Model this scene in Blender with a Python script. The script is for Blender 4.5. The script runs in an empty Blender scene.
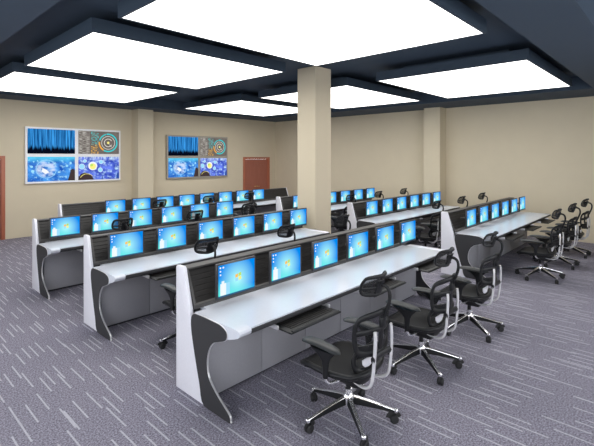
import bpy, bmesh, math, random
from mathutils import Vector, Matrix
random.seed(7)
S = bpy.context.scene
COL = S.collection

# ------------------------------------------------------------------ materials
def new_mat(name):
    m = bpy.data.materials.new(name); m.use_nodes = True
    nt = m.node_tree; nt.nodes.clear()
    out = nt.nodes.new('ShaderNodeOutputMaterial')
    return m, nt, out

def N(nt, kind, **kw):
    n = nt.nodes.new(kind)
    for k, v in kw.items():
        if k == 'ins':
            for a, b in v.items(): n.inputs[a].default_value = b
        else: setattr(n, k, v)
    return n

def L(nt, a, b): nt.links.new(a, b)

def math_n(nt, op, a, b=None, clamp=False):
    n = nt.nodes.new('ShaderNodeMath'); n.operation = op; n.use_clamp = clamp
    for i, v in enumerate((a, b)):
        if v is None: continue
        if isinstance(v, (int, float)): n.inputs[i].default_value = v
        else: L(nt, v, n.inputs[i])
    return n.outputs[0]

def mix_n(nt, fac, a, b):
    n = nt.nodes.new('ShaderNodeMix'); n.data_type = 'RGBA'
    if isinstance(fac, (int, float)): n.inputs[0].default_value = fac
    else: L(nt, fac, n.inputs[0])
    for i, v in ((6, a), (7, b)):
        if isinstance(v, tuple): n.inputs[i].default_value = (*v, 1) if len(v) == 3 else v
        else: L(nt, v, n.inputs[i])
    return n.outputs[2]

def surf(name, col, rough=.5, metal=0., noise=.0, nscale=40., bump=0., spec=.5, coat=0.):
    """plain surface with a little procedural variation"""
    m, nt, out = new_mat(name)
    p = N(nt, 'ShaderNodeBsdfPrincipled')
    p.inputs['Roughness'].default_value = rough; p.inputs['Metallic'].default_value = metal
    p.inputs['Specular IOR Level'].default_value = spec; p.inputs['Coat Weight'].default_value = coat
    tc = N(nt, 'ShaderNodeTexCoord')
    nz = N(nt, 'ShaderNodeTexNoise', ins={'Scale': nscale, 'Detail': 3.})
    L(nt, tc.outputs['Object'], nz.inputs['Vector'])
    lo = tuple(c * (1 - noise) for c in col); hi = tuple(min(1, c * (1 + noise)) for c in col)
    L(nt, mix_n(nt, nz.outputs[0], lo, hi), p.inputs['Base Color'])
    if bump:
        b = N(nt, 'ShaderNodeBump', ins={'Strength': bump, 'Distance': .002})
        L(nt, nz.outputs[0], b.inputs['Height']); L(nt, b.outputs[0], p.inputs['Normal'])
    L(nt, p.outputs[0], out.inputs[0])
    return m

def glow(name, col, st=1.):
    m, nt, out = new_mat(name)
    e = N(nt, 'ShaderNodeEmission', ins={'Color': (*col, 1), 'Strength': st})
    L(nt, e.outputs[0], out.inputs[0])
    return m

M = {}
M['wall'] = surf('beige wall paint', (.66, .585, .44), .85, noise=.03, nscale=3, spec=.2)
M['pillar'] = surf('beige pillar paint', (.62, .545, .41), .8, noise=.02, nscale=3, spec=.2)
M['ceiling'] = surf('navy ceiling paint', (.050, .072, .105), .7, noise=.04, nscale=4, spec=.25)
M['housing'] = surf('navy lamp housing', (.034, .052, .078), .6, noise=.04, nscale=6, spec=.3)
M['white'] = surf('white speckled panel', (.84, .84, .90), .45, noise=.06, nscale=90)
M['worktop'] = surf('white worktop laminate', (.70, .73, .80), .22, noise=.04, nscale=50, spec=.5)
M['grey'] = surf('grey cabinet laminate', (.33, .33, .36), .5, noise=.06, nscale=60)
M['dark'] = surf('charcoal panel', (.032, .032, .035), .6, noise=.08, nscale=60)
M['riser'] = surf('black brown riser', (.012, .0105, .010), .5, noise=.1, nscale=40)
M['riserframe'] = surf('dull grey aluminium rail', (.078, .075, .073), .5, metal=.3, noise=.05)
M['silver'] = surf('silver edging', (.75, .75, .77), .3, metal=.6, noise=.03)
M['tray'] = surf('black tray plastic', (.018, .019, .020), .42, noise=.08, nscale=80, spec=.3)
M['chrome'] = surf('chrome', (.95, .95, .97), .16, metal=.85, noise=.02)
M['black'] = surf('black chair plastic', (.012, .0125, .014), .42, noise=.08, nscale=50, spec=.3)
M['pad'] = surf('soft armrest pad', (.022, .025, .027), .42, noise=.08, nscale=60)
M['rubber'] = surf('black rubber', (.015, .015, .016), .6, noise=.05)
M['bezel'] = surf('monitor bezel', (.035, .036, .042), .3, noise=.05)
M['wframe'] = surf('white display frame', (.93, .94, .97), .35, noise=.03)
M['tframe'] = surf('tan grey display frame', (.36, .33, .28), .4, noise=.03)
M['handle'] = surf('brass door handle', (.6, .45, .2), .3, metal=1.)

def wood(name, a, b):
    m, nt, out = new_mat(name)
    p = N(nt, 'ShaderNodeBsdfPrincipled', ins={'Roughness': .4})
    tc = N(nt, 'ShaderNodeTexCoord'); mp = N(nt, 'ShaderNodeMapping')
    mp.inputs['Scale'].default_value = (22, 22, 1.2)
    nz = N(nt, 'ShaderNodeTexNoise', ins={'Scale': 2., 'Detail': 5.})
    L(nt, tc.outputs['Object'], mp.inputs[0]); L(nt, mp.outputs[0], nz.inputs['Vector'])
    L(nt, mix_n(nt, nz.outputs[0], a, b), p.inputs['Base Color']); L(nt, p.outputs[0], out.inputs[0])
    return m
M['wood'] = wood('red brown door wood', (.30, .095, .062), (.44, .16, .11))
M['woodframe'] = wood('reddish door frame wood', (.38, .11, .062), (.52, .18, .10))

def mesh_fabric(name, col, alpha):
    m, nt, out = new_mat(name)
    p = N(nt, 'ShaderNodeBsdfPrincipled', ins={'Roughness': .6, 'Base Color': (*col, 1), 'Specular IOR Level': .2})
    t = N(nt, 'ShaderNodeBsdfTransparent'); mx = N(nt, 'ShaderNodeMixShader', ins={0: alpha})
    L(nt, t.outputs[0], mx.inputs[1]); L(nt, p.outputs[0], mx.inputs[2]); L(nt, mx.outputs[0], out.inputs[0])
    return m
M['mesh'] = mesh_fabric('fine see-through chair mesh', (.05, .05, .055), .08)
M['headmesh'] = mesh_fabric('headrest mesh', (.03, .03, .033), .45)
M['support'] = surf('bright satin chair tube', (.86, .86, .88), .25, metal=.45, noise=.02)
M['seatmesh'] = mesh_fabric('tight seat mesh', (.014, .014, .015), .92)

# carpet: speckled blue-grey pile with short light dashes running along Y
def carpet():
    m, nt, out = new_mat('dashed blue grey carpet')
    p = N(nt, 'ShaderNodeBsdfPrincipled', ins={'Roughness': .95, 'Specular IOR Level': .1})
    tc = N(nt, 'ShaderNodeTexCoord'); sp = N(nt, 'ShaderNodeSeparateXYZ'); L(nt, tc.outputs['Object'], sp.inputs[0])
    fac = None
    for (w, ln, seed, duty) in ((.10, .74, 0., .46), (.24, .90, 40.3, .40)):
        cx = math_n(nt, 'DIVIDE', math_n(nt, 'ADD', sp.outputs[0], seed * .37 + 50.), w)
        cid = math_n(nt, 'FLOOR', cx)
        wn = N(nt, 'ShaderNodeTexWhiteNoise', noise_dimensions='1D'); L(nt, math_n(nt, 'ADD', cid, seed), wn.inputs['W'])
        cy = math_n(nt, 'ADD', math_n(nt, 'DIVIDE', math_n(nt, 'ADD', sp.outputs[1], 50.), ln), math_n(nt, 'MULTIPLY', wn.outputs[0], 7.))
        w2 = N(nt, 'ShaderNodeTexWhiteNoise', noise_dimensions='2D')
        cb = N(nt, 'ShaderNodeCombineXYZ'); L(nt, cid, cb.inputs[0]); L(nt, math_n(nt, 'FLOOR', cy), cb.inputs[1])
        L(nt, cb.outputs[0], w2.inputs['Vector'])
        off = math_n(nt, 'MULTIPLY', math_n(nt, 'SUBTRACT', w2.outputs[0], .5), .5)
        ax = math_n(nt, 'ABSOLUTE', math_n(nt, 'SUBTRACT', math_n(nt, 'SUBTRACT', math_n(nt, 'FRACT', cx), .5), off))
        inx = math_n(nt, 'LESS_THAN', ax, .0065 / w)
        iny = math_n(nt, 'LESS_THAN', math_n(nt, 'FRACT', cy), duty)
        f = math_n(nt, 'MULTIPLY', inx, iny)
        fac = f if fac is None else math_n(nt, 'MAXIMUM', fac, f)
    nz = N(nt, 'ShaderNodeTexNoise', ins={'Scale': 75., 'Detail': 3., 'Roughness': .8}); L(nt, tc.outputs['Object'], nz.inputs['Vector'])
    n2 = N(nt, 'ShaderNodeTexNoise', ins={'Scale': 260., 'Detail': 2.}); L(nt, tc.outputs['Object'], n2.inputs['Vector'])
    rmp = N(nt, 'ShaderNodeMapRange', ins={1: .36, 2: .66}); L(nt, nz.outputs[0], rmp.inputs[0])
    base = mix_n(nt, rmp.outputs[0], (.085, .081, .106), (.42, .40, .48))
    soft = math_n(nt, 'MULTIPLY', fac, .45)
    L(nt, mix_n(nt, soft, base, (.74, .74, .80)), p.inputs['Base Color'])
    b = N(nt, 'ShaderNodeBump', ins={'Strength': .5, 'Distance': .004}); L(nt, n2.outputs[0], b.inputs['Height']); L(nt, b.outputs[0], p.inputs['Normal'])
    L(nt, p.outputs[0], out.inputs[0])
    return m
M['carpet'] = carpet()
M['lamp'] = glow('white ceiling light diffuser', (1., .985, .96), 3.4)

# ------------------------------------------------------------------ mesh builder
class MB:
    def __init__(s): s.bm = bmesh.new(); s.uv = s.bm.loops.layers.uv.new('UVMap')
    def face(s, pts, mi=0, uv=None):
        vs = [s.bm.verts.new(p) for p in pts]
        f = s.bm.faces.new(vs); f.material_index = mi
        if uv:
            for l, u in zip(f.loops, uv): l[s.uv].uv = u
        return f
    def box(s, x0, x1, y0, y1, z0, z1, mi=0, bev=0.):
        r = bmesh.ops.create_cube(s.bm, size=1)
        for v in r['verts']:
            v.co = Vector(((x0 + x1) / 2 + v.co.x * (x1 - x0), (y0 + y1) / 2 + v.co.y * (y1 - y0), (z0 + z1) / 2 + v.co.z * (z1 - z0)))
        fs = {f for v in r['verts'] for f in v.link_faces}
        for f in fs: f.material_index = mi
        if bev:
            es = list({e for v in r['verts'] for e in v.link_edges})
            g = bmesh.ops.bevel(s.bm, geom=es, offset=bev, segments=2, affect='EDGES', profile=.5)
            for f in g['faces']: f.material_index = mi
        return s
    def prism(s, poly, axis, a, b, mi=0, bev=0.):
        """extrude a closed polygon [(u,v)] along axis ('x': u=y v=z, 'y': u=x v=z, 'z': u=x v=y)"""
        def P(u, v, w): return {'x': (w, u, v), 'y': (u, w, v), 'z': (u, v, w)}[axis]
        lo = [s.bm.verts.new(P(u, v, a)) for u, v in poly]; hi = [s.bm.verts.new(P(u, v, b)) for u, v in poly]
        fs = [s.bm.faces.new(lo), s.bm.faces.new(hi)]
        n = len(poly)
        for i in range(n): fs.append(s.bm.faces.new((lo[i], lo[(i + 1) % n], hi[(i + 1) % n], hi[i])))
        bmesh.ops.recalc_face_normals(s.bm, faces=fs)
        for f in fs: f.material_index = mi
        if bev:
            es = list({e for f in fs[:2] for e in f.edges})
            g = bmesh.ops.bevel(s.bm, geom=es, offset=bev, segments=2, affect='EDGES', profile=.5)
            for f in g['faces']: f.material_index = mi
        return s
    def tube(s, pts, r, seg=10, closed=False, mi=0, flat=None, up=None, cap=True):
        """sweep a circle (or an ellipse: flat = (ra, rb), ra along 'up' x tangent) along points; r may be a list"""
        pts = [Vector(p) for p in pts]; n = len(pts)
        rings = []; prev = Vector(up) if up else None
        for i, p in enumerate(pts):
            a = pts[(i - 1) % n] if (closed or i > 0) else p
            b = pts[(i + 1) % n] if (closed or i < n - 1) else p
            t = (b - a).normalized()
            if prev is None: prev = Vector((0, 0, 1)) if abs(t.z) < .9 else Vector((1, 0, 0))
            ref = Vector(up) if up else prev
            u = (ref - t * ref.dot(t))
            if u.length < 1e-5: u = t.orthogonal()
            u.normalize(); w = t.cross(u).normalized(); prev = u
            rr = r[i] if isinstance(r, (list, tuple)) else r
            ra, rb = (flat[0], flat[1]) if flat else (rr, rr)
            rings.append([s.bm.verts.new(p + w * ra * math.cos(2 * math.pi * k / seg) + u * rb * math.sin(2 * math.pi * k / seg)) for k in range(seg)])
        fs = []
        for i in range(n if closed else n - 1):
            A, B = rings[i], rings[(i + 1) % n]
            for k in range(seg): fs.append(s.bm.faces.new((A[k], A[(k + 1) % seg], B[(k + 1) % seg], B[k])))
        if not closed and cap: fs += [s.bm.faces.new(rings[0]), s.bm.faces.new(rings[-1])]
        bmesh.ops.recalc_face_normals(s.bm, faces=fs)
        for f in fs: f.material_index = mi
        return s
    def lathe(s, prof, cx=0, cy=0, seg=16, mi=0, axis='z', cz=0):
        """revolve [(r, h)] about z (or x) through the point"""
        rings = []
        for r, h in prof:
            ring = []
            for k in range(seg):
                a = 2 * math.pi * k / seg
                if axis == 'z': ring.append(s.bm.verts.new((cx + r * math.cos(a), cy + r * math.sin(a), cz + h)))
                else: ring.append(s.bm.verts.new((cx + h, cy + r * math.cos(a), cz + r * math.sin(a))))
            rings.append(ring)
        fs = []
        for A, B in zip(rings, rings[1:]):
            for k in range(seg): fs.append(s.bm.faces.new((A[k], A[(k + 1) % seg], B[(k + 1) % seg], B[k])))
        fs += [s.bm.faces.new(rings[0]), s.bm.faces.new(rings[-1])]
        bmesh.ops.recalc_face_normals(s.bm, faces=fs)
        for f in fs: f.material_index = mi
        return s
    def sheet(s, fn, nu, nv, th, mi=0):
        """a curved slab: fn(u,v) -> Vector, u,v in 0..1; thickness th(u,v) vector offset"""
        top = [[s.bm.verts.new(fn(i / nu, j / nv)) for j in range(nv + 1)] for i in range(nu + 1)]
        bot = [[s.bm.verts.new(Vector(fn(i / nu, j / nv)) + Vector(th)) for j in range(nv + 1)] for i in range(nu + 1)]
        fs = []
        for i in range(nu):
            for j in range(nv):
                fs.append(s.bm.faces.new((top[i][j], top[i + 1][j], top[i + 1][j + 1], top[i][j + 1])))
                fs.append(s.bm.faces.new((bot[i][j], bot[i][j + 1], bot[i + 1][j + 1], bot[i + 1][j])))
        def side(a, b):
            for k in range(len(a) - 1): fs.append(s.bm.faces.new((a[k], a[k + 1], b[k + 1], b[k])))
        side(top[0], bot[0]); side(top[-1], bot[-1])
        side([r[0] for r in top], [r[0] for r in bot]); side([r[-1] for r in top], [r[-1] for r in bot])
        bmesh.ops.recalc_face_normals(s.bm, faces=fs)
        for f in fs: f.material_index = mi
        return s
    def move(s, m):
        bmesh.ops.transform(s.bm, matrix=m, verts=s.bm.verts); return s
    def build(s, name, mats, parent=None, smooth=True):
        me = bpy.data.meshes.new(name); s.bm.to_mesh(me); s.bm.free()
        if not isinstance(mats, (list, tuple)): mats = [mats]
        for m in mats: me.materials.append(m)
        if smooth:
            for p in me.polygons: p.use_smooth = True
            me.set_sharp_from_angle(angle=math.radians(38))
        o = bpy.data.objects.new(name, me); COL.objects.link(o)
        if parent: o.parent = parent
        return o

def smooth_poly(pts, sub=5, closed=True):
    """Catmull-Rom through the points"""
    out = []; n = len(pts)
    rng = range(n) if closed else range(n - 1)
    for i in rng:
        g = lambda k: Vector(pts[k % n] if closed else pts[max(0, min(n - 1, k))])
        p0, p1, p2, p3 = g(i - 1), g(i), g(i + 1), g(i + 2)
        for k in range(sub):
            t = k / sub
            out.append(tuple(.5 * ((2 * p1) + (p2 - p0) * t + (2 * p0 - 5 * p1 + 4 * p2 - p3) * t * t + (3 * p1 - p0 - 3 * p2 + p3) * t ** 3)))
    if not closed: out.append(tuple(pts[-1]))
    return out

def empty(name, loc=(0, 0, 0), rz=0.):
    o = bpy.data.objects.new(name, None); COL.objects.link(o)
    o.location = loc; o.rotation_euler = (0, 0, rz); o.empty_display_size = .1
    return o
def tag(o, label, cat, group=None):
    o['label'] = label; o['category'] = cat
    if group: o['group'] = group
    return o
def struct(o): o['kind'] = 'structure'; return o
def copy_tree(o, parent=None):
    c = o.copy(); COL.objects.link(c)
    if parent: c.parent = parent
    for ch in list(o.children): copy_tree(ch, c)
    return c

# ------------------------------------------------------------------ the room
CH, SO = 3.87, 3.58                      # ceiling and soffit heights
X0, X1, Y0, Y1 = -2.0, 12.4, -2.0, 12.75
struct(MB().box(X0 - .2, X1 + .2, Y0 - .2, Y1 + .2, -.1, 0).build('floor', M['carpet'], smooth=False))
struct(MB().box(X0, X1, Y0, Y1, CH, CH + .1).build('ceiling', M['ceiling'], smooth=False))
D1 = (1.84, 2.79, 2.13); D2 = (10.63, 12.05, 2.10)
w = MB()
w.box(X0, D1[0], Y1, Y1 + .2, 0, 4).box(D1[1], D2[0], Y1, Y1 + .2, 0, 4).box(D2[1], X1 + .2, Y1, Y1 + .2, 0, 4)
w.box(D1[0], D1[1], Y1, Y1 + .2, D1[2], 4).box(D2[0], D2[1], Y1, Y1 + .2, D2[2], 4)
struct(w.build('wall_left', M['wall'], smooth=False))
struct(MB().box(X1, X1 + .2, Y0, Y1, 0, 4).build('wall_right', M['wall'], smooth=False))
# the two walls behind the camera get added, unseen windows for the inferred daylight
WZ = (.85, 3.25)
def window_wall(name, along, fixed, lo, hi, spans):
    b = MB()
    def bx(a, c, z0, z1):
        if along == 'y': b.box(fixed - .2, fixed, a, c, z0, z1)
        else: b.box(a, c, fixed - .2, fixed, z0, z1)
    cur = lo
    for a, c in spans: bx(cur, a, 0, 4); bx(a, c, 0, WZ[0]); bx(a, c, WZ[1], 4); cur = c
    bx(cur, hi, 0, 4)
    struct(b.build(name, M['wall'], smooth=False))
NW = 0
def window(along, fixed, a, c):
    global NW
    NW += 1; f = MB()
    def bx(p, q, z0, z1):
        if along == 'y': f.box(fixed - .13, fixed - .07, p, q, z0, z1)
        else: f.box(p, q, fixed - .13, fixed - .07, z0, z1)
    bx(a, c, WZ[0], WZ[0] + .06); bx(a, c, WZ[1] - .06, WZ[1])
    for k in range(4):
        u = a + (c - a - .06) * k / 3; bx(u, u + .06, WZ[0] + .06, WZ[1] - .06)
    struct(f.build('window_%d' % NW, M['wframe'], smooth=False))
    l = bpy.data.lights.new('window_portal', 'AREA'); l.shape = 'RECTANGLE'; l.size = c - a; l.size_y = WZ[1] - WZ[0]; l.cycles.is_portal = True
    o = bpy.data.objects.new('window_portal', l); COL.objects.link(o)
    zc = (WZ[0] + WZ[1]) / 2
    if along == 'y': o.location = (fixed - .22, (a + c) / 2, zc); o.rotation_euler = (math.pi / 2, 0, -math.pi / 2)
    else: o.location = ((a + c) / 2, fixed - .22, zc); o.rotation_euler = (math.pi / 2, 0, math.pi)
WB = ((-1.2, 3.2), (4.0, 8.0)); WF = ((-1.2, 2.8), (4.0, 8.0))
window_wall('wall_back', 'y', X0, Y0, Y1 + .2, WB); window_wall('wall_front', 'x', Y0, X0 - .2, X1 + .2, WF)
for a, c in WB: window('y', X0, a, c)
for a, c in WF: window('x', Y0, a, c)
# dropped navy soffit round the edge of the ceiling, and the beam near the camera
s_ = MB()
s_.box(X0, 1.39, .77, Y1, SO, CH).box(1.39, X1, 11.8, Y1, SO, CH).box(10.95, X1, 1.47, 11.8, SO, CH).box(1.39, X1, .77, 1.47, SO, CH)
struct(s_.build('trim_1', M['ceiling'], smooth=False))
# pilasters
struct(MB().box(6.13, 6.63, 12.33, Y1, 0, SO, bev=.004).build('trim_2', M['wall'], smooth=False))
struct(MB().box(11.98, X1, 5.35, 5.86, 0, SO, bev=.004).build('trim_3', M['wall'], smooth=False))
pil = MB().box(6.2, 6.69, 5.27, 5.74, 0, CH, bev=.006).build('pillar', M['pillar'], smooth=False)
pil['kind'] = 'structure'
tag(pil, 'square beige pillar standing free between the left and right banks of desks', 'pillar')

def door(n, x0, x1, h, leaves):
    d = struct(empty('door_%d' % n, (x0, Y1, 0)))
    W = x1 - x0; t = .085
    f = MB().box(0, t, -.03, .12, 0, h, bev=.006).box(W - t, W, -.03, .12, 0, h, bev=.006).box(t, W - t, -.03, .12, h - t, h, bev=.006)
    f.build('door_frame', M['woodframe'], d)
    lw = (W - 2 * t) / leaves
    for k in range(leaves):
        a = t + k * lw; lf = MB().box(a + .003, a + lw - .003, .03, .075, .01, h - t - .003, bev=.003)
        # raised panels, the upper one with an arched head
        pw0, pw1 = a + .09, a + lw - .09
        arch = [(pw0, 1.05), (pw1, 1.05), (pw1, h - .42)]
        for i in range(1, 8):
            u = i / 8; arch.append((pw1 + (pw0 - pw1) * u, h - .42 + .12 * math.sin(math.pi * u)))
        arch.append((pw0, h - .42))
        lf.prism(arch, 'y', .018, .03, bev=.004).box(pw0, pw1, .018, .03, .18, .92, bev=.004)
        lo = lf.build('door_leaf', M['wood'], d, smooth=False)
        hx = a + lw - .05 if (leaves == 1 or k == 0) else a + .05
        MB().lathe([(.0, -.004), (.025, -.004), (.025, .006), (.0, .006)], seg=12).move(Matrix.Translation((hx, .026, .92)) @ Matrix.Rotation(math.pi / 2, 4, 'X')).tube([(hx, .024, .92), (hx, -.02, .92), (hx + (-.1 if hx > a + lw / 2 else .1), -.024, .92)], .008).build('door_handle', M['handle'], lo)
    return d
door(1, *D1, 1); door(2, *D2, 2)

# ------------------------------------------------------------------ ceiling lights
def light_box(x0, x1, y0, y1, label):
    cx, cy = (x0 + x1) / 2, (y0 + y1) / 2
    t = empty('ceiling_light', (cx, cy, SO)); hx, hy = (x1 - x0) / 2, (y1 - y0) / 2
    f = .03
    h = MB()
    h.box(-hx - f, -hx, -hy - f, hy + f, 0, .17).box(hx, hx + f, -hy - f, hy + f, 0, .17)
    h.box(-hx, hx, -hy - f, -hy, 0, .17).box(-hx, hx, hy, hy + f, 0, .17).box(-hx, hx, -hy, hy, .13, .17)
    h.build('housing', M['housing'], t, smooth=False)
    MB().box(-hx + .35, hx - .35, -hy + .35, hy - .35, .17, CH - SO).build('mounting_neck', M['housing'], t, smooth=False)
    MB().box(-hx, hx, -hy, hy, .004, .02).build('diffuser', M['lamp'], t, smooth=False)
    tag(t, label, 'ceiling light', 'square lit panels hung from the navy ceiling')
YB = ((1.79, 4.41), (5.16, 7.83), (8.57, 11.25))
nm = (('largest and nearest glowing ceiling panel, at the top middle of the photo', 'glowing ceiling panel over the left desks, second back from the camera', 'glowing ceiling panel at far left, along the wall of video displays'),
      ('glowing ceiling panel over the rightmost desk row, on the right of the photo', 'glowing ceiling panel seen partly behind the pillar, larger of the two there', 'smallest and farthest glowing ceiling panel, above the double door corner'))
for i, (a, b) in enumerate(((2.01, 5.21), (7.08, 10.33))):
    for j, (c, d) in enumerate(YB): light_box(a, b, c, d, nm[i][j])

# ------------------------------------------------------------------ screens on the wall
def screen_mat(name, kind):
    m, nt, out = new_mat(name)
    uv = N(nt, 'ShaderNodeUVMap', uv_map='UVMap'); sp = N(nt, 'ShaderNodeSeparateXYZ'); L(nt, uv.outputs[0], sp.inputs[0])
    u, v = sp.outputs[0], sp.outputs[1]
    def noise(sx, sy, sc=1., det=3.):
        mp = N(nt, 'ShaderNodeMapping'); mp.inputs['Scale'].default_value = (sx, sy, 1); L(nt, uv.outputs[0], mp.inputs[0])
        n = N(nt, 'ShaderNodeTexNoise', ins={'Scale': sc, 'Detail': det}); L(nt, mp.outputs[0], n.inputs['Vector']); return n.outputs[0]
    def rng(x, a, b):
        r = N(nt, 'ShaderNodeMapRange', ins={1: a, 2: b}); L(nt, x, r.inputs[0]); return r.outputs[0]
    def dist(cx, cy, asp=1.6):
        a = math_n(nt, 'MULTIPLY', math_n(nt, 'SUBTRACT', u, cx), asp); b = math_n(nt, 'SUBTRACT', v, cy)
        return math_n(nt, 'SQRT', math_n(nt, 'ADD', math_n(nt, 'MULTIPLY', a, a), math_n(nt, 'MULTIPLY', b, b)))
    if kind == 'rain':
        st = rng(noise(70, .7), .40, .64); c = mix_n(nt, st, (.003, .06, .22), (.06, .42, 1.))
        c = mix_n(nt, rng(math_n(nt, 'ADD', v, math_n(nt, 'MULTIPLY', noise(22, .01), -.7)), -.16, -.04), (.002, .004, .012), c)
    elif kind == 'gauge':
        c = mix_n(nt, noise(6, 6), (.10, .085, .08), (.22, .19, .17))
        tx = math_n(nt, 'MULTIPLY', rng(noise(11, 70, 1., 0.), .50, .60), math_n(nt, 'LESS_THAN', u, .27))
        c = mix_n(nt, tx, c, (.50, .48, .44))
        tx = math_n(nt, 'MULTIPLY', rng(noise(18, 44, 1., 0.), .56, .6), math_n(nt, 'MULTIPLY', math_n(nt, 'GREATER_THAN', u, .3), math_n(nt, 'LESS_THAN', u, .48)))
        c = mix_n(nt, tx, c, mix_n(nt, rng(v, .35, .45), (.9, .5, .08), (.1, .6, .6)))
    elif kind == 'globe':
        c = mix_n(nt, rng(noise(4, 3), .35, .65), (.01, .09, .50), (.10, .42, 1.))
        c = mix_n(nt, rng(noise(13, 9), .55, .72), c, (.45, .82, 1.))
        c = mix_n(nt, math_n(nt, 'MULTIPLY', rng(dist(.38, .52), .40, .28), rng(noise(7, 7), .40, .62)), c, (.62, .74, .98))
        c = mix_n(nt, rng(v, .75, 1.05), c, (.12, .75, 1.))
    elif kind == 'city':
        c = mix_n(nt, rng(noise(3, 3), .35, .65), (.02, .05, .45), (.16, .25, .95))
        c = mix_n(nt, rng(noise(9, 7), .50, .7), c, (.55, .78, 1.))
        c = mix_n(nt, math_n(nt, 'MULTIPLY', rng(v, .8, 1.02), rng(noise(24, 4), .4, .6)), c, (.7, .85, 1.))
    else:  # the blue desktop of the console monitors
        d = dist(.5, .42)
        c = mix_n(nt, rng(d, .06, .80), (.42, .98, 1.), (.0, .26, .88))
        c = mix_n(nt, rng(math_n(nt, 'ADD', v, math_n(nt, 'MULTIPLY', u, .45)), .10, .62), (.12, .92, .80), c)
        c = mix_n(nt, math_n(nt, 'LESS_THAN', v, .045), c, (.03, .13, .28))
    e = N(nt, 'ShaderNodeEmission', ins={'Strength': 1.}); L(nt, c, e.inputs[0]); L(nt, e.outputs[0], out.inputs[0])
    return m
for k in ('rain', 'gauge', 'globe', 'city', 'desktop'): M['s_' + k] = screen_mat('screen image ' + k, k)
G = dict(cyan=(.05, .62, .66), orange=(.95, .45, .06), pale=(.85, .83, .75), white=(.95, .97, 1.), ltblue=(.35, .75, 1.), black=(.004, .006, .02),
         yellow=(1., .90, .25), green=(.55, .80, .15), red=(1., .55, .12), dkblue=(.02, .08, .4), paper=(.90, .97, 1.), umber=(.06, .04, .04))
for k, c in G.items(): M['g_' + k] = glow('screen ' + k, c, 1.)

class Img(MB):
    """flat picture elements laid on the front of a screen (all in one mesh, facing -Y)"""
    def setup(s, x0, z0, w, h, y): s.o = (x0, z0, w, h); s.y = y; s.mats = []; s.lay = 0; return s
    def mi(s, key):
        if key not in s.mats: s.mats.append(key)
        return s.mats.index(key)
    def P(s, u, v, dy=None):
        x0, z0, w, h = s.o; return (x0 + u * w, s.y - .0007 * s.lay, z0 + v * h)
    def rect(s, u0, v0, u1, v1, key):
        s.lay += 1; s.face([s.P(*p) for p in ((u0, v0), (u1, v0), (u1, v1), (u0, v1))], s.mi(key), ((0, 0), (1, 0), (1, 1), (0, 1)))
    def poly(s, pts, key): s.lay += 1; s.face([s.P(*p) for p in pts], s.mi(key))
    def disc(s, cu, cv, r, key, n=24):
        asp = s.o[2] / s.o[3]; s.poly([(cu + r / asp * math.cos(2 * math.pi * k / n), cv + r * math.sin(2 * math.pi * k / n)) for k in range(n)], key)
    def arc(s, cu, cv, r, t, a0, a1, key, n=28):
        asp = s.o[2] / s.o[3]; s.lay += 1
        for k in range(n):
            a, b = (math.radians(a0 + (a1 - a0) * q / n) for q in (k, k + 1))
            s.face([s.P(cu + rr / asp * math.cos(x), cv + rr * math.sin(x)) for rr, x in ((r, a), (r, b), (r + t, b), (r + t, a))], s.mi(key))

def video_wall(x0, x1, z0, z1, fm, label):
    t = empty('video_wall', ((x0 + x1) / 2, Y1, (z0 + z1) / 2)); W, H = x1 - x0, z1 - z0
    MB().box(-W / 2, W / 2, -.075, -.002, -H / 2, H / 2, bev=.006).build('frame', fm, t, smooth=False)
    b, gx, gz = .05, .09, .085
    pw, ph = (W - 2 * b - gx) / 2, (H - 2 * b - gz) / 2
    for key, ix, iz in (('s_rain', 0, 1), ('s_gauge', 1, 1), ('s_globe', 0, 0), ('s_city', 1, 0)):
        px, pz = -W / 2 + b + ix * (pw + gx), -H / 2 + b + iz * (ph + gz)
        g = Img().setup(px, pz, pw, ph, -.079)
        g.rect(0, 0, 1, 1, key)
        g.prism([(px, -.0782), (px + pw, -.0782), (px + pw, -.072), (px, -.072)], 'z', pz, pz + ph, g.mi('g_black'))
        if key == 's_gauge':
            g.arc(.72, .5, .36, .06, -120, 100, 'g_cyan'); g.arc(.72, .5, .36, .06, 175, 238, 'g_orange'); g.arc(.72, .5, .36, .05, 105, 165, 'g_cyan')
            g.arc(.72, .5, .28, .02, 0, 360, 'g_pale'); g.arc(.72, .5, .16, .025, 30, 330, 'g_pale'); g.disc(.72, .5, .055, 'g_yellow')
            g.poly([(.715, .5), (.72, .48), (.80, .30), (.805, .32)], 'g_pale')
        if key == 's_globe':
            g.poly([(.84, 0), (1, 0), (1, .42), (.95, .5), (.90, .44), (.88, .25)], 'g_umber')
            g.arc(.38, .5, .36, .02, 10, 350, 'g_ltblue'); g.poly([(.30, .55), (.38, .48), (.44, .36), (.36, .30), (.28, .4)], 'g_white')
            for a, c, r in ((.08, .6, .05), (.12, .8, .03), (.2, .84, .025), (.82, .62, .05), (.9, .75, .04), (.1, .42, .06)): g.disc(a, c, r, 'g_ltblue')
        if key == 's_city':
            g.poly([(0, 0), (.36, 0), (.33, .14), (.25, .26), (.15, .32), (.06, .26), (0, .12)], 'g_umber')
            g.arc(.20, -.05, .30, .02, 40, 150, 'g_yellow')
            g.disc(.34, .60, .19, 'g_white'); g.disc(.34, .58, .13, 'g_yellow'); g.disc(.31, .64, .06, 'g_green')
            for a, c, r in ((.08, .58, .11), (.54, .77, .08), (.52, .42, .09), (.15, .82, .06)): g.disc(a, c, r, 'g_ltblue'); g.arc(a, c, r, .012, 0, 360, 'g_white')
            g.poly([(.55, 0), (.57, .2), (.59, 0)], 'g_dkblue'); g.poly([(.92, .0), (.94, .24), (1, .3), (1, 0)], 'g_dkblue')
        g.build('screen', [M[k] for k in g.mats], t, smooth=False)
    tag(t, label, 'video wall', 'two by two display panels on the beige wall')
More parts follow.
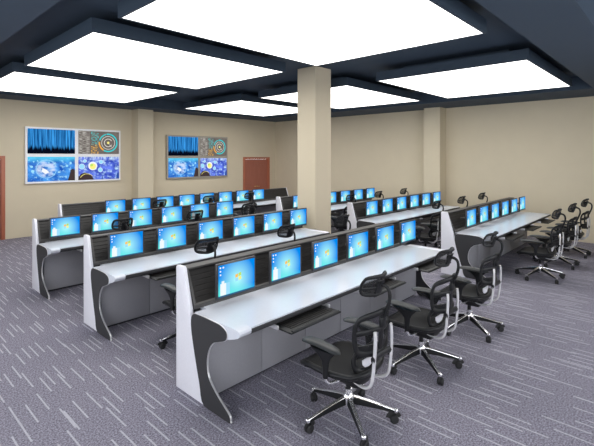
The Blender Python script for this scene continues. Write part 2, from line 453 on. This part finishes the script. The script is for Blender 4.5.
video_wall(3.22, 5.74, 1.395, 2.905, M['wframe'], 'bright white framed two by two video display, larger and left of the pilaster')
video_wall(7.30, 9.82, 1.365, 2.845, M['tframe'], 'tan framed two by two video display between the pilaster and double door')

# ------------------------------------------------------------------ console desks
# profile coordinates: d = distance in front of the console's back face, z = height
def profile(pts, yb=0.): return [(yb - d, z) for d, z in pts]
END = [(0, 0), (.44, 0), (.37, .18), (.295, .44), (.245, .64), (.222, .75), (.132, 1.05), (.118, 1.10), (.105, 1.113), (.015, 1.113), (0, 1.10)]
LEG = [(.45, .0), (.375, .18), (.30, .42), (.255, .60), (.255, .70), (.29, .742), (.36, .7525), (.56, .7525), (.68, .745), (.755, .705), (.745, .64), (.66, .60),
       (.575, .565), (.515, .49), (.488, .38), (.51, .27), (.60, .18), (.72, .105), (.79, .06), (.80, .02), (.775, .0)]
NOSE = [(.30, .7535), (.80, .7535), (.87, .752), (.895, .744), (.905, .728), (.90, .708), (.885, .694), (.84, .675), (.76, .650), (.66, .622), (.60, .61), (.40, .61), (.30, .70)]

def console(x0, x1, yb, label, trays=(), npan=6, right_leg=True, right_end=False, riser_x1=None):
    t = empty('control_desk', (x0, yb, 0)); W = x1 - x0
    leg = smooth_poly(LEG, 4)
    def side(xs, sgn):     # sgn -1: outer face towards -x
        a, b = (xs, xs + .018) if sgn < 0 else (xs - .018, xs)
        g = MB().prism(profile([(d, max(z, .0)) for d, z in leg]), 'x', a, b, bev=.004).build('side_leg', M['silver'], t)
        inner = []
        n = len(leg); cx = sum(p[0] for p in leg) / n
        for i, p in enumerate(leg):       # face plate: the same outline drawn in a little
            q0, q1 = Vector(leg[i - 1]), Vector(leg[(i + 1) % n]); tn = (q1 - q0).normalized(); nr = Vector((-tn.y, tn.x))
            c = Vector(p) - nr * -.007 if False else Vector(p) + nr * (-.005 if AREA > 0 else .005) * -1
            inner.append((c.x, max(c.y, .004)))
        aa, bb = (a - .006, a + .004) if sgn < 0 else (b - .004, b + .006)
        MB().prism(profile(inner), 'x', aa, bb).build('face_plate', M['dark'], g)
        if sgn > 0:
            MB().prism(profile(inner), 'x', a - .006, a + .004).build('face_plate', M['dark'], g)
    AREA = sum(leg[i - 1][0] * leg[i][1] - leg[i][0] * leg[i - 1][1] for i in range(len(leg)))
    side(0., -1)
    MB().prism(profile(END), 'x', .004, .040, bev=.003).build('end_panel', M['white'], t)
    MB().prism(profile(NOSE), 'x', .006, .13).build('worktop_end', M['worktop'], t)
    if right_leg:
        side(W, 1)
        MB().prism(profile(NOSE), 'x', W - .13, W - .006).build('worktop_end', M['white'], t)
    rx = (riser_x1 - x0) if riser_x1 else W
    if right_end:
        MB().prism(profile([(0, 0), (.10, 0), (.10, .754), (.225, .754), (.225, .79), (.115, 1.098), (0, 1.098)]), 'x', rx - .018, rx - .001).build('end_panel', M['white'], t)
        rx -= .018
    MB().box(.13 if True else 0, W - (.13 if right_leg else .0), -.903, -.20, .722, .7535).build('worktop', M['worktop'], t)
    MB().box(.13, W - .002, -.912, -.90, .708, .742, bev=.003).build('front_edge', M['dark'], t)
    MB().box(.13, W - .06, -.88, -.45, .690, .722).build('under_rail', M['dark'], t)
    # riser: back wall plus sloping slatted front
    pr = [(.0, .02), (.10, .02), (.10, .754), (.235, .754)]
    z, d = .80, .225; ns = 6
    for i in range(ns):
        za = .795 + (1.065 - .795) * i / ns; zb = .795 + (1.065 - .795) * (i + 1) / ns
        da = .222 - .112 * i / ns; db = .222 - .112 * (i + 1) / ns
        pr += [(da - .004, za), (da, za + .004), (db, zb - .005), (db - .004, zb - .001)]
    pr += [(.108, 1.078), (.0, 1.078)]
    MB().prism(profile(pr), 'x', .040, rx).build('riser', M['riser'], t, smooth=False)
    MB().box(.040, rx, -.118, .004, 1.078, 1.094, bev=.003).build('riser_cap', M['riserframe'], t)
    MB().prism(profile([(.222, .754), (.245, .754), (.245, .79), (.222, .798)]), 'x', .040, rx).build('riser_foot', M['riserframe'], t, smooth=False)
    nb = max(1, round((rx - .06) / 1.29))
    for k in range(nb):
        a = .040 + k * (rx - .040) / nb - (.25 if k and W > 5 else 0)
        MB().prism(profile([(.226, .79), (.238, .79), (.120, 1.078), (.106, 1.078)]), 'x', a, a + .022).build('riser_post', M['riserframe'], t, smooth=False)
    pwd = (W - .10) / npan
    for k in range(npan):
        a = .05 + k * pwd
        MB().box(a + .003, a + pwd - .003, -.42, -.10, .03, .70, bev=.003).build('cabinet_panel', M['grey'], t)
    MB().box(.06, W - .06, -.39, -.12, 0, .03).build('plinth', M['dark'], t, smooth=False)
    for cx in trays:
        a, b = cx - x0 - .335, cx - x0 + .335
        g = MB().box(a, b, -1.075, -.62, .652, .668, bev=.005)
        g.tube([(a + .02, -1.06, .665), (b - .02, -1.06, .665)], .014, seg=8)
        kt = g.build('keyboard_tray', M['tray'], t)
        g = MB()
        for q in range(12): g.box(a + .06, b - .06, -1.01 + q * .03, -1.0 + q * .03 + .008, .668, .674)
        g.build('ribbed_mat', M['riser'], kt, smooth=False)
        for u, v in ((a - .018, a - .001), (b + .001, b + .018)): MB().box(u, v, -.93, -.6, .655, .69, bev=.003).build('tray_slide', M['silver'], kt)
    tag(t, label, 'control desk', 'long white topped control desks in two banks')
    return t

TL = (2.81, 4.05, 5.30)
YR = (3.43, 5.62, 7.69, 9.73)
ORDN = ('nearest', 'second', 'third')
YQ = (3.27, 5.42, 7.53)
console(2.065, 5.95, YR[0], 'nearest long white control desk of the left bank, in front of the pillar', TL)
console(2.065, 5.95, YR[1], 'second control desk back in the left bank, ending against the pillar', TL)
console(2.045, 5.93, YR[2], 'third control desk back in the left bank, its end panel leftmost in the photo', TL)
console(3.06, 9.86, YR[3], 'rearmost and longest control desk, running in front of the double door', (4.55, 5.77, 7.0), npan=10, right_leg=False, right_end=True)
TR_ = tuple(7.48 + v for v in (.75, 1.99, 3.22))
console(7.36, 11.37, YQ[0], 'control desk at far right, nearest row of the right bank', TR_, right_leg=False)
console(7.44, 11.36, YQ[1], 'second control desk back in the right bank, behind the far right desk', TR_, right_leg=False)
console(7.34, 11.33, YQ[2], 'third control desk back in the right bank, seen just right of the pillar', TR_, right_leg=False)

# ------------------------------------------------------------------ monitors
def make_monitor():
    t = empty('monitor'); w, h = .46, .325
    MB().box(-w / 2, w / 2, 0, .028, .82, .82 + h, bev=.005).box(-.14, .14, .028, .05, .88, 1.08, bev=.01).build('casing', M['bezel'], t)
    b = .017
    g = Img().setup(-w / 2 + b, .82 + b + .004, w - 2 * b, h - 2 * b - .004, -.001)
    g.rect(0, 0, 1, 1, 's_desktop')
    g.rect(.05, .05, .20, .42, 'g_paper'); g.rect(.20, .05, .30, .42, 'g_ltblue'); g.rect(.08, .34, .15, .5, 'g_paper')
    for i in range(3): g.rect(.03, .90 - i * .11, .065, .95 - i * .11, 'g_white')
    g.rect(.10, .90, .14, .95, 'g_white')
    # the four colour waving flag mark in the middle of the desktop
    cx, cz, q = .52, .52, .075
    for (du, dv, key) in ((-1, 1, 'g_red'), (1, 1, 'g_green'), (-1, -1, 'g_ltblue'), (1, -1, 'g_yellow')):
        u0, u1 = (cx - q - .006, cx - .006) if du < 0 else (cx + .006, cx + q + .006)
        v0, v1 = (cz + .008, cz + q * 1.5) if dv > 0 else (cz - q * 1.5, cz - .008)
        s = lambda u: .02 * math.sin((u - cx) * 22)
        g.poly([(u0, v0 + s(u0)), ((u0 + u1) / 2, v0 + s((u0 + u1) / 2)), (u1, v0 + s(u1)), (u1, v1 + s(u1)), ((u0 + u1) / 2, v1 + s((u0 + u1) / 2)), (u0, v1 + s(u0))], key)
    g.build('screen', [M[k] for k in g.mats], t, smooth=False)
    MB().tube([(0, .05, .98), (0, .10, .98), (0, .20, .955)], .018, seg=8).box(-.045, .045, .045, .06, .935, 1.025, bev=.004).build('mounting_arm', M['riserframe'], t)
    return t
NTH = ('first', 'second', 'third', 'fourth', 'fifth', 'sixth', 'seventh', 'eighth')
monitor0 = None
def monitors(xs, y, where, group, nths=NTH):
    global monitor0
    for k, x in enumerate(xs):
        if monitor0 is None: m = monitor0 = make_monitor()
        else: m = copy_tree(monitor0)
        m.location = (x, y, 0)
        tag(m, 'black monitor with a blue desktop, %s from the left on %s' % (nths[k], where), 'monitor', group)
lin = lambda a, b, n: [a + (b - a) * i / (n - 1) for i in range(n)]
DM = .37
monitors(lin(2.48, 5.76, 6), YR[0] - DM, 'the nearest left desk', 'monitors on the nearest left desk')
monitors(lin(2.46, 5.70, 6), YR[1] - DM, 'the second left desk back', 'monitors on the second left desk')
monitors(lin(2.42, 5.60, 6), YR[2] - DM, 'the third left desk back', 'monitors on the third left desk')
monitors(lin(4.13, 8.40, 8), YR[3] - DM, 'the rearmost long desk', 'monitors on the rearmost desk')
monitors(lin(7.84, 11.12, 6), YQ[0] - DM, 'the far right desk', 'monitors on the far right desk')
monitors(lin(7.86, 11.12, 6), YQ[1] - DM, 'the second right desk back', 'monitors on the second right desk')
monitors(lin(7.80, 11.06, 6), YQ[2] - DM, 'the third right desk back', 'monitors on the third right desk')

# ------------------------------------------------------------------ chairs
def make_chair():
    t = empty('office_chair')
    MB().lathe([(.0, .115), (.042, .115), (.046, .135), (.046, .185), (.036, .205), (.028, .215), (.028, .25), (.0, .25)]).build('base_hub', M['chrome'], t)
    MB().lathe([(.0, .25), (.021, .25), (.021, .33), (.03, .335), (.03, .375), (0, .375)]).build('gas_column', M['black'], t)
    for k in range(5):
        a = math.radians(17 + 72 * k); R = Matrix.Rotation(a, 4, 'Z')
        n = 7; tp = []
        g = MB(); pts = []; 
        for i in range(n):
            u = i / (n - 1); x = .03 + u * .342; zz = .193 - .088 * u ** 1.15; pts.append((x, 0, zz))
        def bar(g, top, bot, w0, w1):
            rows = []
            for i in range(n):
                x, _, zz = pts[i]; u = i / (n - 1); hw = w0 + (w1 - w0) * u
                rows.append([g.bm.verts.new(p) for p in ((x, -hw, zz + bot * (1.6 - u)), (x, hw, zz + bot * (1.6 - u)), (x, hw * .8, zz + top), (x, -hw * .8, zz + top))])
            fs = [g.bm.faces.new(rows[0]), g.bm.faces.new(rows[-1])]
            for A, B in zip(rows, rows[1:]):
                for q in range(4): fs.append(g.bm.faces.new((A[q], A[(q + 1) % 4], B[(q + 1) % 4], B[q])))
            bmesh.ops.recalc_face_normals(g.bm, faces=fs)
        bar(g, .0, -.008, .018, .011); g.lathe([(0, -.018), (.017, -.018), (.019, 0), (.015, .006), (0, .006)], cx=.372, cz=.105, seg=12)
        g.move(R); lg = g.build('base_leg', M['chrome'], t)
        g = MB(); bar(g, -.004, -.036, .024, .014); g.move(R); g.build('leg_underside', M['black'], lg)
        g = MB()
        sw = Matrix.Translation((.372, 0, 0)) @ Matrix.Rotation(random.uniform(-.9, .9) + math.pi / 2, 4, 'Z')
        g.lathe([(0, -.026), (.027, -.026), (.034, -.018), (.034, -.006), (.026, -.003), (.026, .003), (.034, .006), (.034, .018), (.027, .026), (0, .026)], axis='x', cy=.012, cz=.0345, seg=18)
        g.tube([(0, .014 + .040 * math.cos(x), .036 + .040 * math.sin(x)) for x in [math.pi * (.02 + i / 8) for i in range(8)]], .01, seg=8, flat=(.024, .005), up=None)
        g.tube([(0, 0, .06), (0, 0, .095)], .010, seg=8)
        g.move(R @ sw); g.build('caster', M['rubber'], lg)
    # mechanism under the seat
    MB().box(-.13, .13, -.20, .14, .385, .44, bev=.02).box(-.10, .10, -.15, .10, .325, .40, bev=.02).build('seat_mechanism', M['black'], t)
    MB().tube([(.05, .02, .40), (.16, .04, .395), (.235, .05, .39)], .006, seg=8).build('adjusting_lever', M['chrome'], t)
    MB().tube([(-.05, .05, .40), (-.17, .06, .395), (-.23, .06, .39)], .006, seg=8).build('adjusting_lever', M['chrome'], t)
    # seat: shaped frame and a tight mesh
    def seat_fn(sc, dz):
        def f(u, v):
            x = (u * 2 - 1); y = (v * 2 - 1)
            # square to rounded square
            X = x * math.sqrt(1 - y * y * .30); Y = y * math.sqrt(1 - x * x * .30)
            z = .462 + .018 * X * X - (.055 * max(0, Y - .45) ** 2 * 3) + .012 * max(0, -Y) ** 2
            return Vector((X * .262 * sc, .06 + Y * .28 * sc, z + dz))
        return f
    f = seat_fn(1, 0); ring = []
    for k in range(40):
        a = 2 * math.pi * k / 40; c, s = math.cos(a), math.sin(a); m = max(abs(c), abs(s)); ring.append(f((c / m + 1) / 2, (s / m + 1) / 2) - Vector((0, 0, .012)))
    seat = MB().tube(ring, .018, seg=10, closed=True, flat=(.022, .020), up=(0, 0, 1)).sheet(seat_fn(.96, -.022), 10, 10, (0, 0, -.028)).build('seat', M['black'], t)
    MB().sheet(seat_fn(.97, .004), 14, 14, (0, 0, -.01)).build('seat_mesh', M['seatmesh'], seat)
    # arms
    for sx in (-1, 1):
        g = MB().tube(smooth_poly([(sx * .08, -.03, .395), (sx * .19, -.02, .385), (sx * .262, -.01, .395), (sx * .288, .0, .43), (sx * .292, .0, .47)], 4, False), .013, seg=10)
        ab = g.build('arm_bracket', M['chrome'], t)
        up = []
        g = MB(); rows = []
        for (z, hy, hx, oy) in ((.44, .022, .016, 0), (.50, .025, .017, .0), (.56, .033, .017, .0), (.60, .062, .020, .012), (.648, .125, .030, .03)):
            rows.append([g.bm.verts.new((sx * (.292 + 0) + hx * math.cos(q), oy + hy * math.sin(q), z)) for q in [2 * math.pi * i / 12 for i in range(12)]])
        fs = [g.bm.faces.new(rows[0]), g.bm.faces.new(rows[-1])]
        for A, B in zip(rows, rows[1:]):
            for q in range(12): fs.append(g.bm.faces.new((A[q], A[(q + 1) % 12], B[(q + 1) % 12], B[q])))
        bmesh.ops.recalc_face_normals(g.bm, faces=fs)
        ar = g.build('armrest', M['black'], t)
        g = MB(); rows = []; n = 12
        for i in range(n + 1):
            u = i / n; y = -.14 + .385 * u; e = math.sqrt(max(.02, 1 - (2 * u - 1) ** 6)); hw = (.044 + .016 * u) * e; hz = .023 * e
            zc = .66 + .018 * math.sin(math.pi * u * .9) - .004 * u
            rows.append([g.bm.verts.new((sx * .29 + hw * math.cos(q) - sx * .02 * u, y, zc + hz * math.sin(q) * (1 if math.sin(q) > 0 else .7))) for q in [2 * math.pi * j / 12 for j in range(12)]])
        fs = [g.bm.faces.new(rows[0]), g.bm.faces.new(rows[-1])]
        for A, B in zip(rows, rows[1:]):
            for q in range(12): fs.append(g.bm.faces.new((A[q], A[(q + 1) % 12], B[(q + 1) % 12], B[q])))
        bmesh.ops.recalc_face_normals(g.bm, faces=fs)
        g.build('arm_pad', M['pad'], ar)
        # chrome tube sweeping from under the seat up behind the back
        pth = smooth_poly([(sx * .075, -.05, .392), (sx * .095, -.16, .375), (sx * .116, -.24, .385), (sx * .120, -.29, .425), (sx * .120, -.31, .52), (sx * .118, -.322, .66), (sx * .114, -.325, .76), (sx * .110, -.320, .82)], 4, False)
        MB().tube(pth, .0145, seg=10, flat=(.016, .012)).build('back_support', M['support'], t)
    MB().tube([(-.135, -.315, .62), (-.05, -.31, .627), (.05, -.31, .627), (.135, -.315, .62)], .02, seg=10, flat=(.016, .026), up=(0, 0, 1)).tube([(0, -.31, .62), (0, -.26, .60), (0, -.20, .60)], .02, seg=10, flat=(.035, .016)).build('back_bracket', M['black'], t)
    # backrest: curved frame with four windows
    def bk(x, z):
        return Vector((x * .92, -.30 + .085 * (x / .235) ** 2 - .20 * (z - .62) ** 2 + .03 * max(0, .7 - z), .64 + (z - .568) * .80))
    out = smooth_poly([(-.205, .600), (-.232, .66), (-.240, .76), (-.235, .86), (-.205, .915), (-.10, .945), (0, .955), (.10, .945), (.205, .915), (.235, .86), (.240, .76), (.232, .66), (.205, .600), (.10, .575), (0, .568), (-.10, .575)], 3)
    g = MB().tube([bk(x, z) for x, z in out], .02, seg=10, closed=True, flat=(.025, .014), up=(0, 1, 0))
    g.tube([bk(0, z) for z in (.57, .65, .73, .81, .88, .955)], .02, seg=10, flat=(.030, .010), up=(0, 1, 0))
    g.tube([bk(x, .775 + .012 * math.cos(x * 6)) for x in lin(-.238, .238, 11)], .015, seg=10, flat=(.022, .010), up=(0, 1, 0))
    g.sheet(lambda u, v: bk(-.215 + .43 * u, .585 + .075 * v), 14, 3, (0, .012, 0))
    back = g.build('backrest', M['black'], t)
    MB().sheet(lambda u, v: bk((-.228 + .456 * u) * (1 if .3 < v < .85 else .97), .64 + .295 * v - .04 * abs(2 * u - 1) ** 3 * v), 14, 8, (0, .004, 0)).build('back_mesh', M['mesh'], back)
    # lumbar support with an open half moon
    lum = smooth_poly([(-.135, .50), (-.115, .435), (-.05, .405), (.05, .405), (.115, .435), (.135, .50), (.115, .555), (.05, .58), (-.05, .58), (-.115, .555)], 3)
    lb = lambda x, z: Vector((x, -.185 + .05 * (x / .15) ** 2, z + .05))
    g = MB().tube([lb(x, z) for x, z in lum], .02, seg=10, closed=True, flat=(.026, .014), up=(0, 1, 0))
    g.sheet(lambda u, v: lb(-.12 + .24 * u, .515 + .06 * v), 8, 2, (0, .012, 0)).sheet(lambda u, v: lb(-.10 + .20 * u, .412 + .03 * v), 8, 2, (0, .012, 0))
    lo = g.build('lumbar_support', M['black'], t)
    hm = [(-.085, .56), (.085, .56), (.08, .525), (.05, .497), (0, .489), (-.05, .497), (-.08, .525)]
    MB().prism(hm, 'y', -.194, -.186, bev=.002).build('lumbar_plate', M['white'], lo)
    # headrest on its bent stem
    st = smooth_poly([(0, -.315, .88), (0, -.345, .95), (0, -.375, 1.04), (0, -.37, 1.11), (0, -.33, 1.14), (0, -.27, 1.135)], 4, False)
    MB().tube(st, .012, seg=10, flat=(.014, .010)).box(-.03, .03, -.330, -.300, .83, .90, bev=.008).build('headrest_stem', M['black'], t)
    hb = lambda x, z: Vector((x * .97, -.285 + .075 * (x / .145) ** 2 - .32 * (z - 1.06), z + .045))
    hr = smooth_poly([(-.128, 1.035), (-.146, 1.075), (-.142, 1.13), (-.115, 1.160), (0, 1.168), (.115, 1.160), (.142, 1.13), (.146, 1.075), (.128, 1.035), (.06, 1.02), (0, 1.016), (-.06, 1.02)], 3)
    g = MB().tube([hb(x, z) for x, z in hr], .014, seg=10, closed=True, flat=(.015, .010), up=(0, 1, 0))
    g.tube([hb(x, 1.075) for x in lin(-.143, .143, 9)], .01, seg=8, flat=(.010, .007), up=(0, 1, 0))
    g.sheet(lambda u, v: hb(-.045 + .09 * u, 1.03 + .10 * v), 6, 3, (0, -.014, 0))
    hd = g.build('headrest', M['black'], t)
    MB().sheet(lambda u, v: hb(-.135 + .27 * u, 1.03 + .125 * v), 10, 4, (0, .003, 0)).build('headrest_mesh', M['headmesh'], hd)
    return t
chair0 = None
def chairs(spots, group):
    global chair0
    for x, y, rz, label in spots:
        if chair0 is None: c = chair0 = make_chair()
        else: c = copy_tree(chair0)
        c.location = (x, y, 0); c.rotation_euler = (0, 0, math.radians(rz))
        tag(c, label, 'office chair', group)
pos3 = ('left', 'middle', 'right')
P_ = 'black mesh office chair, '
chairs([(2.75, 1.99, 0, P_ + 'nearest the camera and largest, chrome star base in full'),
        (3.95, 1.96, 0, P_ + 'second from the camera at the nearest left desk'),
        (5.17, 1.94, 0, P_ + 'third at the nearest left desk, by the far right desk end')], 'chairs at the nearest left desk')
chairs([(2.71, 4.09, 0, P_ + 'left of three at the second left desk, seen over the nearest'),
        (3.96, 4.09, 0, P_ + 'middle of three at the second left desk, left of the pillar'),
        (5.18, 4.09, 0, P_ + 'right of three at the second left desk, right of pillar')], 'chairs at the second left desk')
chairs([(2.73, 6.19, 0, P_ + 'left of three at the third left desk, below left video display'),
        (3.95, 6.19, 0, P_ + 'middle of three at the third left desk, below right video display'),
        (5.15, 6.19, 0, P_ + 'right of three at the third left desk, below the double door')], 'chairs at the third left desk')
chairs([(4.47, 8.27, 0, P_ + 'left of three at the rearmost long desk'),
        (5.69, 8.27, 0, P_ + 'middle of three at the rearmost long desk'),
        (6.91, 8.27, 0, P_ + 'right of three at the rearmost long desk')], 'chairs at the rearmost long desk')
chairs([(8.22, 1.87, 0, P_ + 'nearest of three at the far right desk, chrome star base clear'),
        (9.43, 1.85, 0, P_ + 'middle of three along the far right desk'),
        (10.62, 1.83, 0, P_ + 'farthest of three along the far right desk, by the right wall')], 'chairs at the far right desk')
chairs([(8.20, 3.97, 0, P_ + 'left of three at the second right desk, by the aisle'),
        (9.48, 3.97, 0, P_ + 'middle of three at the second right desk'),
        (10.75, 3.97, 0, P_ + 'right of three at the second right desk')], 'chairs at the second right desk')
chairs([(8.19, 6.10, 0, P_ + 'left of three at the third right desk'),
        (9.43, 6.10, 0, P_ + 'middle of three at the third right desk'),
        (10.74, 6.10, 0, P_ + 'right of three at the third right desk')], 'chairs at the third right desk')

# ------------------------------------------------------------------ world, camera
wd = bpy.data.worlds.new('World'); S.world = wd; wd.use_nodes = True
wd.node_tree.nodes['Background'].inputs[0].default_value = (.92, .95, 1., 1); wd.node_tree.nodes['Background'].inputs[1].default_value = 4.5
cam = bpy.data.cameras.new('camera'); co = bpy.data.objects.new('camera', cam); COL.objects.link(co)
cam.sensor_width = 36; cam.lens = 36 * 420.16 / 594; cam.shift_y = -(223 - 157.06) / 594
cam.clip_start = .05; cam.clip_end = 100
co.location = (0, 0, 2.1); co.rotation_euler = (math.pi / 2, 0, .74797 - math.pi / 2)
S.camera = co
S.view_settings.view_transform = 'Standard'; S.view_settings.look = 'None'
S.view_settings.gamma = 1; S.view_settings.exposure = 0.; S.view_settings.use_curve_mapping = False
S.cycles.max_bounces = 10; S.cycles.diffuse_bounces = 5; S.cycles.transparent_max_bounces = 16
S.cycles.use_denoising = True
